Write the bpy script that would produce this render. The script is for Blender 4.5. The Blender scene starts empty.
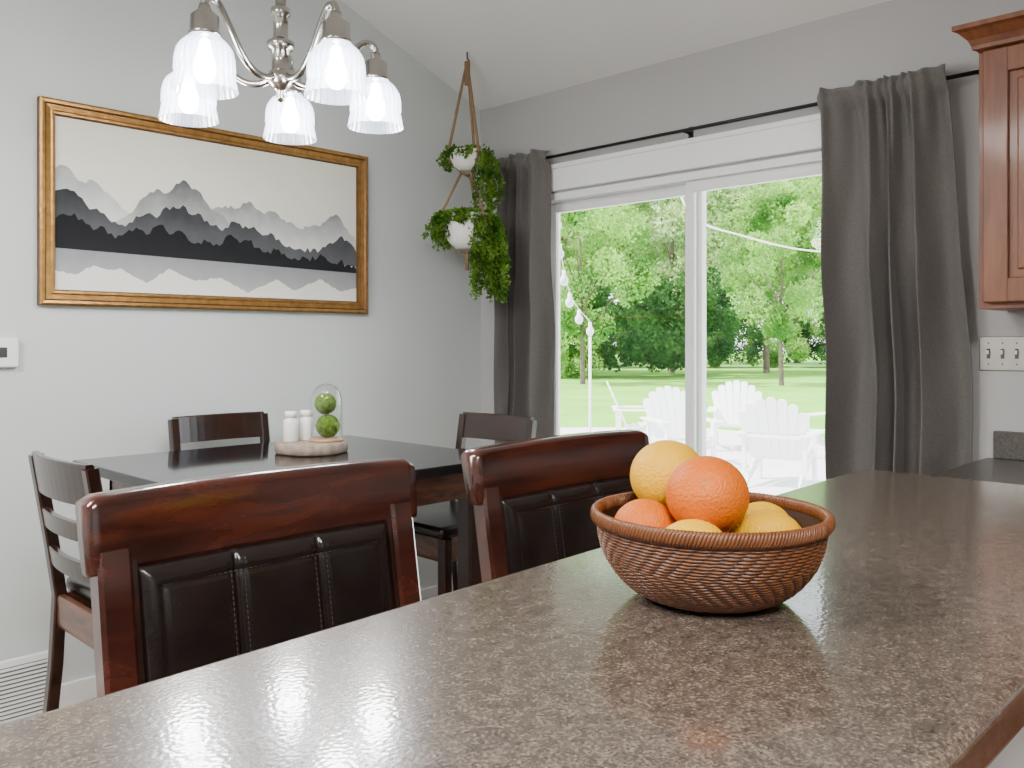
import bpy, bmesh, math, random
from mathutils import Vector, Matrix
random.seed(7)
S = bpy.context.scene
COL = S.collection
pi = math.pi
FZ = -.11   # floor level

# ------------------------------------------------------------------ materials
def nt(name):
    m = bpy.data.materials.new(name); m.use_nodes = True
    t = m.node_tree; b = t.nodes.get('Principled BSDF')
    return m, t, b
def sset(b, k, v):
    if k in b.inputs: b.inputs[k].default_value = v
def mat(name, col, rough=0.5, metal=0.0, coat=0.0, var=0.06, scale=20, bump=0.0, bscale=80, emis=None, es=0.0, sheen=0.0):
    m, t, b = nt(name)
    N = t.nodes; L = t.links
    tc = N.new('ShaderNodeTexCoord')
    nz = N.new('ShaderNodeTexNoise'); nz.inputs['Scale'].default_value = scale; nz.inputs['Detail'].default_value = 4
    L.new(tc.outputs['Object'], nz.inputs['Vector'])
    r = N.new('ShaderNodeValToRGB')
    c = Vector(col)
    r.color_ramp.elements[0].position = .3; r.color_ramp.elements[1].position = .7
    r.color_ramp.elements[0].color = (*(c*(1-var)), 1); r.color_ramp.elements[1].color = (*[min(1, x*(1+var)) for x in c], 1)
    L.new(nz.outputs['Fac'], r.inputs['Fac']); L.new(r.outputs['Color'], b.inputs['Base Color'])
    sset(b, 'Roughness', rough); sset(b, 'Metallic', metal); sset(b, 'Coat Weight', coat); sset(b, 'Sheen Weight', sheen)
    if bump:
        n2 = N.new('ShaderNodeTexNoise'); n2.inputs['Scale'].default_value = bscale; n2.inputs['Detail'].default_value = 3
        L.new(tc.outputs['Object'], n2.inputs['Vector'])
        bp = N.new('ShaderNodeBump'); bp.inputs['Strength'].default_value = bump; bp.inputs['Distance'].default_value = .01
        L.new(n2.outputs['Fac'], bp.inputs['Height']); L.new(bp.outputs['Normal'], b.inputs['Normal'])
    if emis:
        sset(b, 'Emission Color', (*emis, 1)); sset(b, 'Emission Strength', es)
    return m

M = {}
M['wall'] = mat('wall_paint_grey', (.58, .61, .60), .6, var=.01, scale=3, bump=.05, bscale=250)
M['wallw'] = mat('wall_paint_grey_shaded', (.42, .41, .405), .7, var=.01, scale=3, bump=.05, bscale=250)  # same grey paint, colour darkened for the window wall's shade
M['ceil'] = mat('ceiling_white', (.82, .82, .80), .85, var=.01, scale=3)
M['trim'] = mat('white_trim', (.82, .82, .80), .4, var=.01)
M['vinyl'] = mat('white_vinyl', (.90, .91, .91), .35, var=.01)
M['nickel'] = mat('brushed_nickel', (.44, .42, .39), .2, metal=1, var=.05)
M['black'] = mat('black_metal', (.02, .02, .022), .4, metal=.6)
M['gold'] = mat('gold_frame', (.34, .175, .05), .35, metal=.7, var=.25, scale=30, bump=.2, bscale=60)
M['golddk'] = mat('gold_frame_dark', (.11, .05, .017), .4, metal=.6, var=.25, scale=30)
M['pot'] = mat('white_ceramic', (.85, .84, .81), .3, var=.02)
M['rope'] = mat('jute_rope', (.22, .135, .07), .9, var=.3, scale=200)
M['plate'] = mat('satin_nickel_plate', (.36, .34, .31), .35, metal=.9, var=.03)
M['switch'] = mat('switch_white', (.75, .74, .7), .4)
M['bark'] = mat('bark', (.12, .09, .065), .9, var=.4, scale=6)
M['soil'] = mat('soil', (.05, .035, .02), .95, var=.3)
M['plastic'] = mat('white_plastic', (.85, .85, .85), .4, var=.01)
M['display'] = mat('grey_display', (.06, .065, .065), .2)
M['vent'] = mat('vent_slot_grey', (.12, .12, .12), .6)
M['woodslice'] = mat('pale_wood_slice', (.28, .215, .165), .7, var=.3, scale=40)
M['moss'] = mat('moss', (.10, .17, .012), .95, var=.5, scale=60, bump=1, bscale=90)
M['adir'] = mat('white_outdoor_chair', (.85, .85, .85), .5, var=.02)

def wood(name, c1, c2, rough=.25, coat=.3, scale=(2, 2, 18), axis=None):
    m, t, b = nt(name); N = t.nodes; L = t.links
    tc = N.new('ShaderNodeTexCoord'); mp = N.new('ShaderNodeMapping'); mp.inputs['Scale'].default_value = scale
    nz = N.new('ShaderNodeTexNoise'); nz.inputs['Scale'].default_value = 3; nz.inputs['Detail'].default_value = 6; nz.inputs['Distortion'].default_value = .8
    r = N.new('ShaderNodeValToRGB'); r.color_ramp.elements[0].position = .35; r.color_ramp.elements[1].position = .68
    r.color_ramp.elements[0].color = (*c1, 1); r.color_ramp.elements[1].color = (*c2, 1)
    L.new(tc.outputs['Object'], mp.inputs['Vector']); L.new(mp.outputs['Vector'], nz.inputs['Vector'])
    L.new(nz.outputs['Fac'], r.inputs['Fac']); L.new(r.outputs['Color'], b.inputs['Base Color'])
    sset(b, 'Roughness', rough); sset(b, 'Coat Weight', coat); sset(b, 'Coat Roughness', .1)
    return m
M['mahog'] = wood('mahogany', (.022, .0045, .003), (.068, .014, .007), .2, .6, (3, 12, 12))
M['dkwood'] = wood('dark_espresso_wood', (.008, .004, .003), (.030, .010, .006), .25, .3, (3, 12, 12))
M['redwood'] = wood('brown_wood_panel', (.03, .010, .005), (.12, .042, .017), .3, .3, (3, 10, 10))
M['cab'] = wood('cherry_cabinet', (.13, .039, .013), (.22, .072, .025), .4, .1, (9, 9, 1.2))
M['floor'] = wood('floor_wood', (.12, .07, .04), (.26, .16, .09), .35, .1, (1, 9, 1))
M['tabletop'] = mat('dark_table_top', (.009, .010, .012), .08, coat=.15, var=.1)
sset(M['tabletop'].node_tree.nodes['Principled BSDF'], 'Specular IOR Level', .38)
M['leather'] = mat('brown_black_leather', (.010, .0058, .005), .22, var=.2, scale=30, bump=.06, bscale=350)
M['stitch'] = mat('stitch_thread', (.06, .045, .04), .7)

# counter laminate
m, t, b = nt('granite_laminate'); N = t.nodes; L = t.links
tc = N.new('ShaderNodeTexCoord')
n1 = N.new('ShaderNodeTexNoise'); n1.inputs['Scale'].default_value = 340; n1.inputs['Detail'].default_value = 4; n1.inputs['Roughness'].default_value = .65
n2 = N.new('ShaderNodeTexNoise'); n2.inputs['Scale'].default_value = 60; n2.inputs['Detail'].default_value = 4
n3 = N.new('ShaderNodeTexVoronoi'); n3.inputs['Scale'].default_value = 420
for n in (n1, n2, n3): L.new(tc.outputs['Object'], n.inputs['Vector'])
r1 = N.new('ShaderNodeValToRGB'); cr = r1.color_ramp
cr.elements[0].position = .36; cr.elements[0].color = (.026, .020, .016, 1)
cr.elements[1].position = .68; cr.elements[1].color = (.235, .185, .140, 1)
e = cr.elements.new(.46); e.color = (.070, .053, .041, 1)
e = cr.elements.new(.55); e.color = (.115, .088, .068, 1)
mx = N.new('ShaderNodeMix'); mx.data_type = 'FLOAT'; mx.inputs[0].default_value = .28
L.new(n1.outputs['Fac'], mx.inputs[2]); L.new(n2.outputs['Fac'], mx.inputs[3])
ad = N.new('ShaderNodeMath'); ad.operation = 'MULTIPLY_ADD'; ad.inputs[1].default_value = .13
sub = N.new('ShaderNodeMath'); sub.operation = 'SUBTRACT'; sub.inputs[1].default_value = .5
L.new(n3.outputs['Color'], sub.inputs[0]); L.new(sub.outputs[0], ad.inputs[0]); L.new(mx.outputs[0], ad.inputs[2])
L.new(ad.outputs[0], r1.inputs['Fac']); L.new(r1.outputs['Color'], b.inputs['Base Color'])
sset(b, 'Roughness', .22); sset(b, 'Specular IOR Level', .5); sset(b, 'Coat Weight', .6); sset(b, 'Coat Roughness', .055)
n4 = N.new('ShaderNodeTexNoise'); n4.inputs['Scale'].default_value = 240; n4.inputs['Detail'].default_value = 0
L.new(tc.outputs['Object'], n4.inputs['Vector'])
bp = N.new('ShaderNodeBump'); bp.inputs['Strength'].default_value = .045; bp.inputs['Distance'].default_value = .002
L.new(n4.outputs['Fac'], bp.inputs['Height']); L.new(bp.outputs['Normal'], b.inputs['Normal'])
if 'Coat Normal' in b.inputs: L.new(bp.outputs['Normal'], b.inputs['Coat Normal'])
M['granite'] = m
M['counter2'] = mat('dark_counter', (.07, .06, .052), .3, var=.4, scale=150)

# window pane
m, t, b = nt('window_pane'); N = t.nodes; L = t.links
tr = N.new('ShaderNodeBsdfTransparent'); gl = N.new('ShaderNodeBsdfGlossy'); gl.inputs['Roughness'].default_value = .02
fr = N.new('ShaderNodeFresnel'); fr.inputs['IOR'].default_value = 1.3
ms = N.new('ShaderNodeMixShader'); L.new(fr.outputs[0], ms.inputs[0]); L.new(tr.outputs[0], ms.inputs[1]); L.new(gl.outputs[0], ms.inputs[2])
L.new(ms.outputs[0], N['Material Output'].inputs['Surface']); M['pane'] = m
# cloche glass
m, t, b = nt('cloche_glass'); N = t.nodes; L = t.links
tr = N.new('ShaderNodeBsdfTransparent'); tr.inputs[0].default_value = (.94, .96, .95, 1); gl = N.new('ShaderNodeBsdfGlossy'); gl.inputs['Roughness'].default_value = .05
lw = N.new('ShaderNodeLayerWeight'); lw.inputs['Blend'].default_value = .5
pw_ = N.new('ShaderNodeMath'); pw_.operation = 'POWER'; pw_.inputs[1].default_value = 3.0
ml_ = N.new('ShaderNodeMath'); ml_.operation = 'MULTIPLY_ADD'; ml_.inputs[1].default_value = .6; ml_.inputs[2].default_value = .06
L.new(lw.outputs['Facing'], pw_.inputs[0]); L.new(pw_.outputs[0], ml_.inputs[0])
ms = N.new('ShaderNodeMixShader'); L.new(ml_.outputs[0], ms.inputs[0]); L.new(tr.outputs[0], ms.inputs[1]); L.new(gl.outputs[0], ms.inputs[2])
L.new(ms.outputs[0], N['Material Output'].inputs['Surface']); M['cglass'] = m
# lamp shade glass
m, t, b = nt('shade_glass'); N = t.nodes; L = t.links
tr = N.new('ShaderNodeBsdfTransparent'); tl = N.new('ShaderNodeBsdfTranslucent'); tl.inputs[0].default_value = (.9, .92, .98, 1)
gl = N.new('ShaderNodeBsdfGlossy'); gl.inputs['Roughness'].default_value = .08
em = N.new('ShaderNodeEmission'); em.inputs[0].default_value = (.64, .76, 1, 1); em.inputs[1].default_value = 6.0
lw = N.new('ShaderNodeLayerWeight'); lw.inputs['Blend'].default_value = .45
a = N.new('ShaderNodeMixShader'); a.inputs[0].default_value = .35; L.new(tr.outputs[0], a.inputs[1]); L.new(tl.outputs[0], a.inputs[2])
c = N.new('ShaderNodeMixShader'); L.new(lw.outputs['Facing'], c.inputs[0]); L.new(a.outputs[0], c.inputs[1]); L.new(gl.outputs[0], c.inputs[2])
d_ = N.new('ShaderNodeMixShader'); d_.inputs[0].default_value = .28; L.new(c.outputs[0], d_.inputs[1]); L.new(em.outputs[0], d_.inputs[2])
L.new(d_.outputs[0], N['Material Output'].inputs['Surface']); M['shade'] = m
M['bulb'] = mat('bulb_lit', (1, 1, 1), .5, emis=(.82, .89, 1), es=90)
M['panel'] = mat('fill_panel_glow', (1, 1, 1), .5, emis=(1, .97, .93), es=4)  # glowing face of the added fill panels

# leaves
def leafmat(name, c1, c2, scale=.8):
    m, t, b = nt(name); N = t.nodes; L = t.links
    tc = N.new('ShaderNodeTexCoord'); nz = N.new('ShaderNodeTexNoise'); nz.inputs['Scale'].default_value = scale; nz.inputs['Detail'].default_value = 6
    L.new(tc.outputs['Object'], nz.inputs['Vector'])
    r = N.new('ShaderNodeValToRGB'); r.color_ramp.elements[0].position = .35; r.color_ramp.elements[1].position = .65
    r.color_ramp.elements[0].color = (*c1, 1); r.color_ramp.elements[1].color = (*c2, 1); L.new(nz.outputs['Fac'], r.inputs['Fac'])
    df = N.new('ShaderNodeBsdfDiffuse'); tl = N.new('ShaderNodeBsdfTranslucent')
    L.new(r.outputs[0], df.inputs[0]); L.new(r.outputs[0], tl.inputs[0])
    ms = N.new('ShaderNodeMixShader'); ms.inputs[0].default_value = .45
    L.new(df.outputs[0], ms.inputs[1]); L.new(tl.outputs[0], ms.inputs[2]); L.new(ms.outputs[0], N['Material Output'].inputs['Surface'])
    return m
M['leaf'] = leafmat('tree_leaves', (.10, .26, .05), (.45, .68, .18))  # greens lightened to put outdoor haze into the leaf colour
M['leaf2'] = leafmat('tree_leaves_pale', (.20, .36, .12), (.62, .76, .36))  # paler green, haze likewise put into the colour
M['leafd'] = leafmat('dark_leaves', (.03, .10, .03), (.11, .24, .07))
M['ivy'] = leafmat('ivy_leaves', (.04, .12, .012), (.19, .33, .05), 12)
M['grass'] = mat('lawn_grass', (.17, .42, .035), .95, var=.2, scale=.6, bump=.2, bscale=20)
M['patio'] = mat('patio_concrete', (.70, .69, .68), .9, var=.08, scale=1.5)

# ------------------------------------------------------------------ geometry helpers
def obj(name, verts, faces, material=None, parent=None, smooth=False, mats=None, fm=None):
    me = bpy.data.meshes.new(name); me.from_pydata([tuple(v) for v in verts], [], faces); me.update()
    if mats:
        for x in mats: me.materials.append(x)
        if fm: me.polygons.foreach_set('material_index', fm)
    elif material: me.materials.append(material)
    if smooth: me.polygons.foreach_set('use_smooth', [True]*len(me.polygons))
    o = bpy.data.objects.new(name, me); COL.objects.link(o)
    if parent: o.parent = parent
    return o
def empty(name, loc=(0, 0, 0), rz=0):
    o = bpy.data.objects.new(name, None); o.empty_display_size = .1; COL.objects.link(o)
    o.location = loc; o.rotation_euler = (0, 0, rz); return o
def box(name, lo, hi, material, parent=None, bevel=0.0, rot=None, seg=2):
    lo = Vector(lo); hi = Vector(hi); c = (lo+hi)/2; s = hi-lo
    bm = bmesh.new(); bmesh.ops.create_cube(bm, size=1)
    for v in bm.verts: v.co = Vector((v.co.x*s.x, v.co.y*s.y, v.co.z*s.z))
    if bevel: bmesh.ops.bevel(bm, geom=bm.edges[:], offset=bevel, segments=seg, affect='EDGES', profile=.5)
    me = bpy.data.meshes.new(name); bm.to_mesh(me); bm.free(); me.materials.append(material)
    if bevel and seg > 2: me.polygons.foreach_set('use_smooth', [True]*len(me.polygons))
    o = bpy.data.objects.new(name, me); COL.objects.link(o); o.location = c
    if rot: o.rotation_euler = rot
    if parent: o.parent = parent
    return o
def lathe(name, prof, material, parent=None, loc=(0, 0, 0), seg=48, rf=None, smooth=True):
    V = []; F = []
    for (r, z) in prof:
        for i in range(seg):
            a = 2*pi*i/seg; rr = r if rf is None else rf(r, z, a)
            V.append((rr*math.cos(a), rr*math.sin(a), z))
    for j in range(len(prof)-1):
        for i in range(seg):
            i2 = (i+1) % seg
            F.append((j*seg+i, j*seg+i2, (j+1)*seg+i2, (j+1)*seg+i))
    o = obj(name, V, F, material, parent, smooth); o.location = loc
    return o
def catmull(P, n=8):
    P = [Vector(p) for p in P]; out = []
    Q = [2*P[0]-P[1]]+P+[2*P[-1]-P[-2]]
    for i in range(1, len(Q)-2):
        for k in range(n):
            t = k/n; p0, p1, p2, p3 = Q[i-1:i+3]
            out.append(.5*((2*p1)+(-p0+p2)*t+(2*p0-5*p1+4*p2-p3)*t*t+(-p0+3*p1-3*p2+p3)*t**3))
    out.append(P[-1]); return out
def tubegeo(P, r, seg=10, V=None, F=None, flat=1.0):
    P = [Vector(p) for p in P]; V = [] if V is None else V; F = [] if F is None else F
    base = len(V); n = len(P)
    t0 = (P[1]-P[0]).normalized(); up = Vector((0, 0, 1)) if abs(t0.z) < .9 else Vector((1, 0, 0))
    nrm = t0.cross(up).normalized()
    for i, p in enumerate(P):
        t = (P[min(i+1, n-1)]-P[max(i-1, 0)]).normalized()
        nrm = (nrm-t*nrm.dot(t)).normalized(); bn = t.cross(nrm)
        rr = r(i/(n-1)) if callable(r) else r
        for k in range(seg):
            a = 2*pi*k/seg; V.append(p+nrm*math.cos(a)*rr+bn*math.sin(a)*rr*flat)
    for i in range(n-1):
        for k in range(seg):
            k2 = (k+1) % seg
            F.append((base+i*seg+k, base+i*seg+k2, base+(i+1)*seg+k2, base+(i+1)*seg+k))
    F.append(tuple(base+k for k in range(seg))[::-1]); F.append(tuple(base+(n-1)*seg+k for k in range(seg)))
    return V, F
def tube(name, P, r, material, parent=None, seg=10, flat=1.0):
    V, F = tubegeo(P, r, seg, flat=flat); return obj(name, V, F, material, parent, True)
def fixn(o):
    bm = bmesh.new(); bm.from_mesh(o.data); bmesh.ops.recalc_face_normals(bm, faces=bm.faces[:]); bm.to_mesh(o.data); bm.free(); return o
def prism(name, pts, axis, a, b_, material, parent=None):
    n = len(pts)
    def mk(p, h):
        if axis == 'y': return (p[0], h, p[1])
        if axis == 'x': return (h, p[0], p[1])
        return (p[0], p[1], h)
    V = [mk(p, a) for p in pts]+[mk(p, b_) for p in pts]
    F = [tuple(range(n)), tuple(range(2*n-1, n-1, -1))]+[(i, i+n, (i+1) % n+n, (i+1) % n) for i in range(n)]
    return fixn(obj(name, V, F, material, parent))
def bar(name, P, w, h, material, parent=None, bev=.003):
    P = [Vector(p) for p in P]; V = []; F = []; n = len(P)
    for i, p in enumerate(P):
        t = (P[min(i+1, n-1)]-P[max(i-1, 0)]).normalized()
        sx = Vector((1, 0, 0)) if abs(t.x) < .8 else Vector((0, 1, 0))
        sx = (sx-t*sx.dot(t)).normalized(); sy = t.cross(sx)
        c = .25
        for (u, v) in ((-1, -1+c), (-1+c, -1), (1-c, -1), (1, -1+c), (1, 1-c), (1-c, 1), (-1+c, 1), (-1, 1-c)):
            V.append(p+sx*u*w/2+sy*v*h/2)
    k = 8
    for i in range(n-1):
        for j in range(k): F.append((i*k+j, i*k+(j+1) % k, (i+1)*k+(j+1) % k, (i+1)*k+j))
    F.append(tuple(range(k))[::-1]); F.append(tuple((n-1)*k+j for j in range(k)))
    return fixn(obj(name, V, F, material, parent))

# ------------------------------------------------------------------ room
XW, YL, H = 3.48, 3.65, 1.33
XB, YR = -3.0, -2.8
def cz(x): return 2.67+.38*(XW-x) if x > 0 else 2.67+.38*XW+.38*x
box('floor', (XB-.1, YR-.1, FZ-.1), (XW+.15, YL+.15, FZ), M['floor'])
prof = [(XB, FZ), (XW+.15, FZ), (XW+.15, cz(XW+.15)), (0, cz(0)), (XB, cz(XB))]
prism('wall_left', prof, 'y', YL, YL+.15, M['wall'])
prism('wall_right', prof, 'y', YR-.15, YR, M['wall'])
box('wall_back', (XB-.15, YR-.15, FZ), (XB, YL+.15, cz(XB)), M['wall'])
DL, DR, DT = 3.215, 1.36, 2.12
w = empty('wall_window', (0, 0, 0))
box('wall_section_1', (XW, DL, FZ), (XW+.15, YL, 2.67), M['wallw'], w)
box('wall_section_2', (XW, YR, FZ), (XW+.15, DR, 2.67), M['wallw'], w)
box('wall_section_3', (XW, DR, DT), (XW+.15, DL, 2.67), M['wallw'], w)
t_ = .12
prism('ceiling', [(XW+.6, cz(XW+.6)), (0, cz(0)), (XB-.3, cz(XB-.3)), (XB-.3, cz(XB-.3)+t_), (0, cz(0)+t_), (XW+.6, cz(XW+.6)+t_)], 'y', YR-.3, YL+.3, M['ceil'])
box('baseboard_left', (XB, YL-.015, FZ), (XW, YL, FZ+.10), M['trim'], bevel=.004)
box('baseboard_window', (XW-.015, DL+.08, FZ), (XW, YL-.015, FZ+.10), M['trim'])
v = empty('baseboard_vent', (1.0, YL-.016, FZ))
box('frame', (-.35, -.02, .01), (.165, 0, .25), M['trim'], v, .004)
box('recess', (-.33, -.022, .02), (.145, -.018, .225), M['vent'], v)
for i in range(13):
    box('louver_%d' % i, (-.33, -.030, .024+i*.0158), (.145, -.0215, .032+i*.0158), M['trim'], v)

# sliding patio door
dr = empty('door_1', (XW, 0, 0))
vy = M['vinyl']
box('casing_top', (-.03, DR-.08, 2.13), (0, DL+.05, 2.255), vy, dr, .006)
box('casing_cap', (-.04, DR-.09, 2.245), (0, DL+.06, 2.27), vy, dr, .004)
box('casing_left', (-.03, DL-.01, FZ), (0, DL+.05, 2.13), vy, dr, .006)
box('casing_right', (-.03, DR-.08, FZ), (0, DR+.01, 2.13), vy, dr, .006)
box('jamb_top', (-.005, DR, 2.085), (.15, DL, 2.12), vy, dr)
box('jamb_left', (-.005, DL-.03, FZ), (.15, DL, 2.12), vy, dr)
box('jamb_right', (-.005, DR, FZ), (.15, DR+.03, 2.12), vy, dr)
box('threshold', (-.005, DR, FZ), (.15, DL, -.06), vy, dr)
def sash(n, y0, y1, x0, x1):
    box(n+'_stile_a', (x0, y0, -.06), (x1, y0+.055, 2.085), vy, dr, .004)
    box(n+'_stile_b', (x0, y1-.04, -.06), (x1, y1, 2.085), vy, dr, .004)
    box(n+'_rail_top', (x0+.001, y0+.05, 2.035), (x1-.001, y1-.035, 2.085), vy, dr, .004)
    box(n+'_rail_bottom', (x0+.001, y0+.05, -.06), (x1-.001, y1-.035, .03), vy, dr, .004)
    xm = (x0+x1)/2
    obj(n+'_glass', [(xm, y0+.04, .0), (xm, y1-.03, .0), (xm, y1-.03, 2.05), (xm, y0+.04, 2.05)], [(0, 1, 2, 3)], M['pane'], dr)
sash('fixed', 2.225, DL-.03, .085, .125)
sash('slider', DR+.03, 2.285, .03, .07)

# curtain rod
rod = empty('curtain_rod', (XW-.075, 0, 2.30))
tube('rod', [(0, .97, 0), (0, 3.42, 0)], .008, M['black'], rod)
for i, y in enumerate((.985, 2.23, 3.43)):
    tube('bracket_%d' % i, [(0, y, 0), (.074, y, 0)], .007, M['black'], rod)
    box('bracket_plate_%d' % i, (.068, y-.012, -.02), (.0745, y+.012, .03), M['black'], rod)
lathe('finial', [(0, -.02), (.012, -.015), (.016, 0), (.012, .015), (0, .02)], M['black'], rod, (0, .955, 0), 16)

# curtains
def curtain(name, y0, y1, top, folds, b0, b1, seed, m):
    random.seed(seed); V = []; F = []; n = 260; K = 80
    ph = [random.uniform(0, 6.28) for _ in range(6)]
    for k in range(K+1):
        f = k/K; z = top*(1-f)+(FZ+.01)*f
        for i in range(n+1):
            s = i/n
            g = f**.8
            y = (y0+(y1-y0)*s)*(1-g)+(b0+(b1-b0)*s)*g
            amp = (.018+.040*min(1, f*2.5))
            th = 2*pi*folds*(s+.060*math.sin(2*pi*s*1.3+ph[0])+.045*f*math.sin(2*pi*2*s+ph[2]+2*f))
            x = amp*(math.sin(th)+.38*math.sin(1.7*th+ph[1]+f*1.2)*(.4+.6*f))
            x += .012*max(0, 1-f*4)*math.sin(2.7*th+ph[4]+4*f)
            x += .006*math.sin(9*z+5*s*2*pi+ph[5])*min(1, f*3)
            if abs(z-2.30) < .03: x = x*.35-.022
            y += .016*math.cos(th+ph[3])*min(1, f*3)+.008*math.sin(6*z+ph[1])*min(1, f*3)
            V.append((x, y, z+.006*math.sin(th*1.1+ph[2])*(1 if k == 0 else 0)))
    for k in range(K):
        for i in range(n):
            a = k*(n+1)+i; F.append((a, a+1, a+n+2, a+n+1))
    o = obj(name, V, F, m, None, True); o.location = (XW-.085, 0, 0)
    so = o.modifiers.new('th', 'SOLIDIFY'); so.thickness = .003
    return o
M['cloth'] = mat('grey_linen', (.120, .110, .102), .9, var=.15, scale=150, bump=.25, bscale=600, sheen=.15)
curtain('curtain', 3.06, 3.42, 2.345, 3.6, 3.045, 3.42, 3, M['cloth'])
curtain('curtain', 1.09, 1.575, 2.35, 4.2, .985, 1.525, 11, M['cloth'])

# upper cabinet
cb = empty('upper_cabinet', (XW-.33, .914, 1.44)); W = 2.2
box('carcass', (.02, -W, 0), (.329, 0, .88), M['cab'], cb, .002)
for i in range(4):
    a = -.02-i*.5; b2 = a-.48
    box('door_%d' % i, (.004, b2+.01, .03), (.019, a-.01, .84), M['cab'], cb)
    box('stile_l_%d' % i, (-.012, a-.075, .02), (.012, a, .85), M['cab'], cb, .004)
    box('stile_r_%d' % i, (-.012, b2, .02), (.012, b2+.075, .85), M['cab'], cb, .004)
    box('rail_t_%d' % i, (-.011, b2+.072, .77), (.012, a-.072, .85), M['cab'], cb, .004)
    box('rail_b_%d' % i, (-.011, b2+.072, .02), (.012, a-.072, .10), M['cab'], cb, .004)
    box('raised_%d' % i, (-.006, b2+.10, .125), (.010, a-.10, .745), M['cab'], cb, .006)
crown = [(.32, .855), (0.0, .855), (-.012, .86), (-.014, .872), (-.022, .89), (-.045, .915), (-.06, .922), (-.06, .938), (.32, .938)]
V = []; F = []; n = len(crown)
for (ex, y) in ((0, .0), (0, -W)):
    for (x, z) in crown: V.append((x, y+(max(0, -x) if y == 0 else 0), z))
F = [tuple(range(n)), tuple(range(2*n-1, n-1, -1))]+[(i, i+n, (i+1) % n+n, (i+1) % n) for i in range(n)]
fixn(obj('crown_molding', V, F, M['cab'], cb))
kc = empty('kitchen_counter', (XW, .98, 0))
box('base', (-.60, -3.4, FZ), (-.002, -.02, .87), M['cab'], kc, .003)
box('top', (-.64, -3.4, .87), (-.002, 0, .91), M['counter2'], kc, .008)
box('backsplash', (-.022, -3.4, .91), (-.002, -.03, 1.01), M['counter2'], kc, .004)
sp = empty('light_switch_plate', (XW-.001, 1.0, 1.288))
box('plate', (-.006, -.21, -.062), (0, 0, .062), M['plate'], sp, .003)
for i in range(4):
    box('switch_slot_%d' % i, (-.008, -.037-i*.046, -.018), (-.005, -.025-i*.046, .018), M['display'], sp)
    box('toggle_%d' % i, (-.018, -.034-i*.046, -.002), (-.006, -.028-i*.046, .012), M['switch'], sp, .001)
    for z in (-.038, .038):
        box('screw_%d' % i, (-.0075, -.033-i*.046, z-.003), (-.005, -.029-i*.046, z+.003), M['display'], sp)
th = empty('thermostat', (.99, YL-.001, 1.29))
box('body', (-.08, -.025, -.055), (.06, 0, .055), M['plastic'], th, .006)
box('display', (-.06, -.027, -.018), (.02, -.024, .02), M['display'], th)

# ------------------------------------------------------------------ bar counter (peninsula)
ZB = 1.067
bc = empty('bar_counter', (0, 0, 0))
bm = bmesh.new()
P = [(-1.2, .614), (-1.2, .186), (1.81, .186), (1.81, .745)]
vs = [bm.verts.new((x, y, ZB)) for x, y in P]; f = bm.faces.new(vs)
r = bmesh.ops.extrude_face_region(bm, geom=[f])
for vv in [g for g in r['geom'] if isinstance(g, bmesh.types.BMVert)]: vv.co.z -= .04
bmesh.ops.recalc_face_normals(bm, faces=bm.faces[:])
bmesh.ops.bevel(bm, geom=[e for e in bm.edges if abs(e.verts[0].co.z-e.verts[1].co.z) < .001], offset=.009, segments=5, affect='EDGES', profile=.5)
me = bpy.data.meshes.new('countertop'); bm.to_mesh(me); bm.free(); me.materials.append(M['granite'])
for p in me.polygons: p.use_smooth = p.area < .2
o = bpy.data.objects.new('countertop', me); COL.objects.link(o); o.parent = bc
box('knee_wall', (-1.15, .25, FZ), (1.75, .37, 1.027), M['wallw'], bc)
box('kick', (-1.15, .37, FZ), (1.75, .382, FZ+.1), M['trim'], bc)

# ------------------------------------------------------------------ bar stools
def panel(name, x0, x1, zb, zt, yfn, parent, cols=3):
    nx, nz = 120, 64; V = []; F = []
    for side in (1, -1):
        for j in range(nz+1):
            for i in range(nx+1):
                s = i/nx; t = j/nz
                x = x0+(x1-x0)*s; z = zb+(zt-zb)*t
                cw = (x1-x0)/cols
                ds = min([abs((x-x0)-cw*q) for q in range(1, cols)])
                eb = min(s*(x1-x0), (1-s)*(x1-x0), t*(zt-zb), (1-t)*(zt-zb))
                edge = min(1, eb/.014)**.5
                seam = 1-.6*math.exp(-(ds/.004)**2)-.16*math.exp(-((ds-.009)/.0018)**2)
                st = 1-.22*math.exp(-((eb-.026)/.002)**2)
                puff = 1+.55*math.sin(pi*min(1, max(0, ((x-x0) % cw)/cw)))*math.sin(pi*t)
                th_ = .004+.013*edge*seam*st*puff
                V.append((x, yfn(z)-side*th_, z))
    def idx(sd, i, j): return sd*(nx+1)*(nz+1)+j*(nx+1)+i
    for sd in (0, 1):
        for j in range(nz):
            for i in range(nx):
                q = (idx(sd, i, j), idx(sd, i+1, j), idx(sd, i+1, j+1), idx(sd, i, j+1))
                F.append(q if sd == 0 else q[::-1])
    for i in range(nx):
        F.append((idx(0, i, 0), idx(1, i, 0), idx(1, i+1, 0), idx(0, i+1, 0)))
        F.append((idx(0, i, nz), idx(0, i+1, nz), idx(1, i+1, nz), idx(1, i, nz)))
    for j in range(nz):
        F.append((idx(0, 0, j), idx(0, 0, j+1), idx(1, 0, j+1), idx(1, 0, j)))
        F.append((idx(0, nx, j), idx(1, nx, j), idx(1, nx, j+1), idx(0, nx, j+1)))
    return obj(name, V, F, M['leather'], parent, True)
def stitches(name, lines, parent):
    V = []; F = []
    for (a, b_) in lines:
        a = Vector(a); b_ = Vector(b_); L_ = (b_-a).length; n = int(L_/.007)
        for i in range(n):
            p = a+(b_-a)*((i+.2)/n); q = a+(b_-a)*((i+.8)/n)
            tubegeo([p, q], .0006, 4, V, F)
    return obj(name, V, F, M['stitch'], parent)
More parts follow.
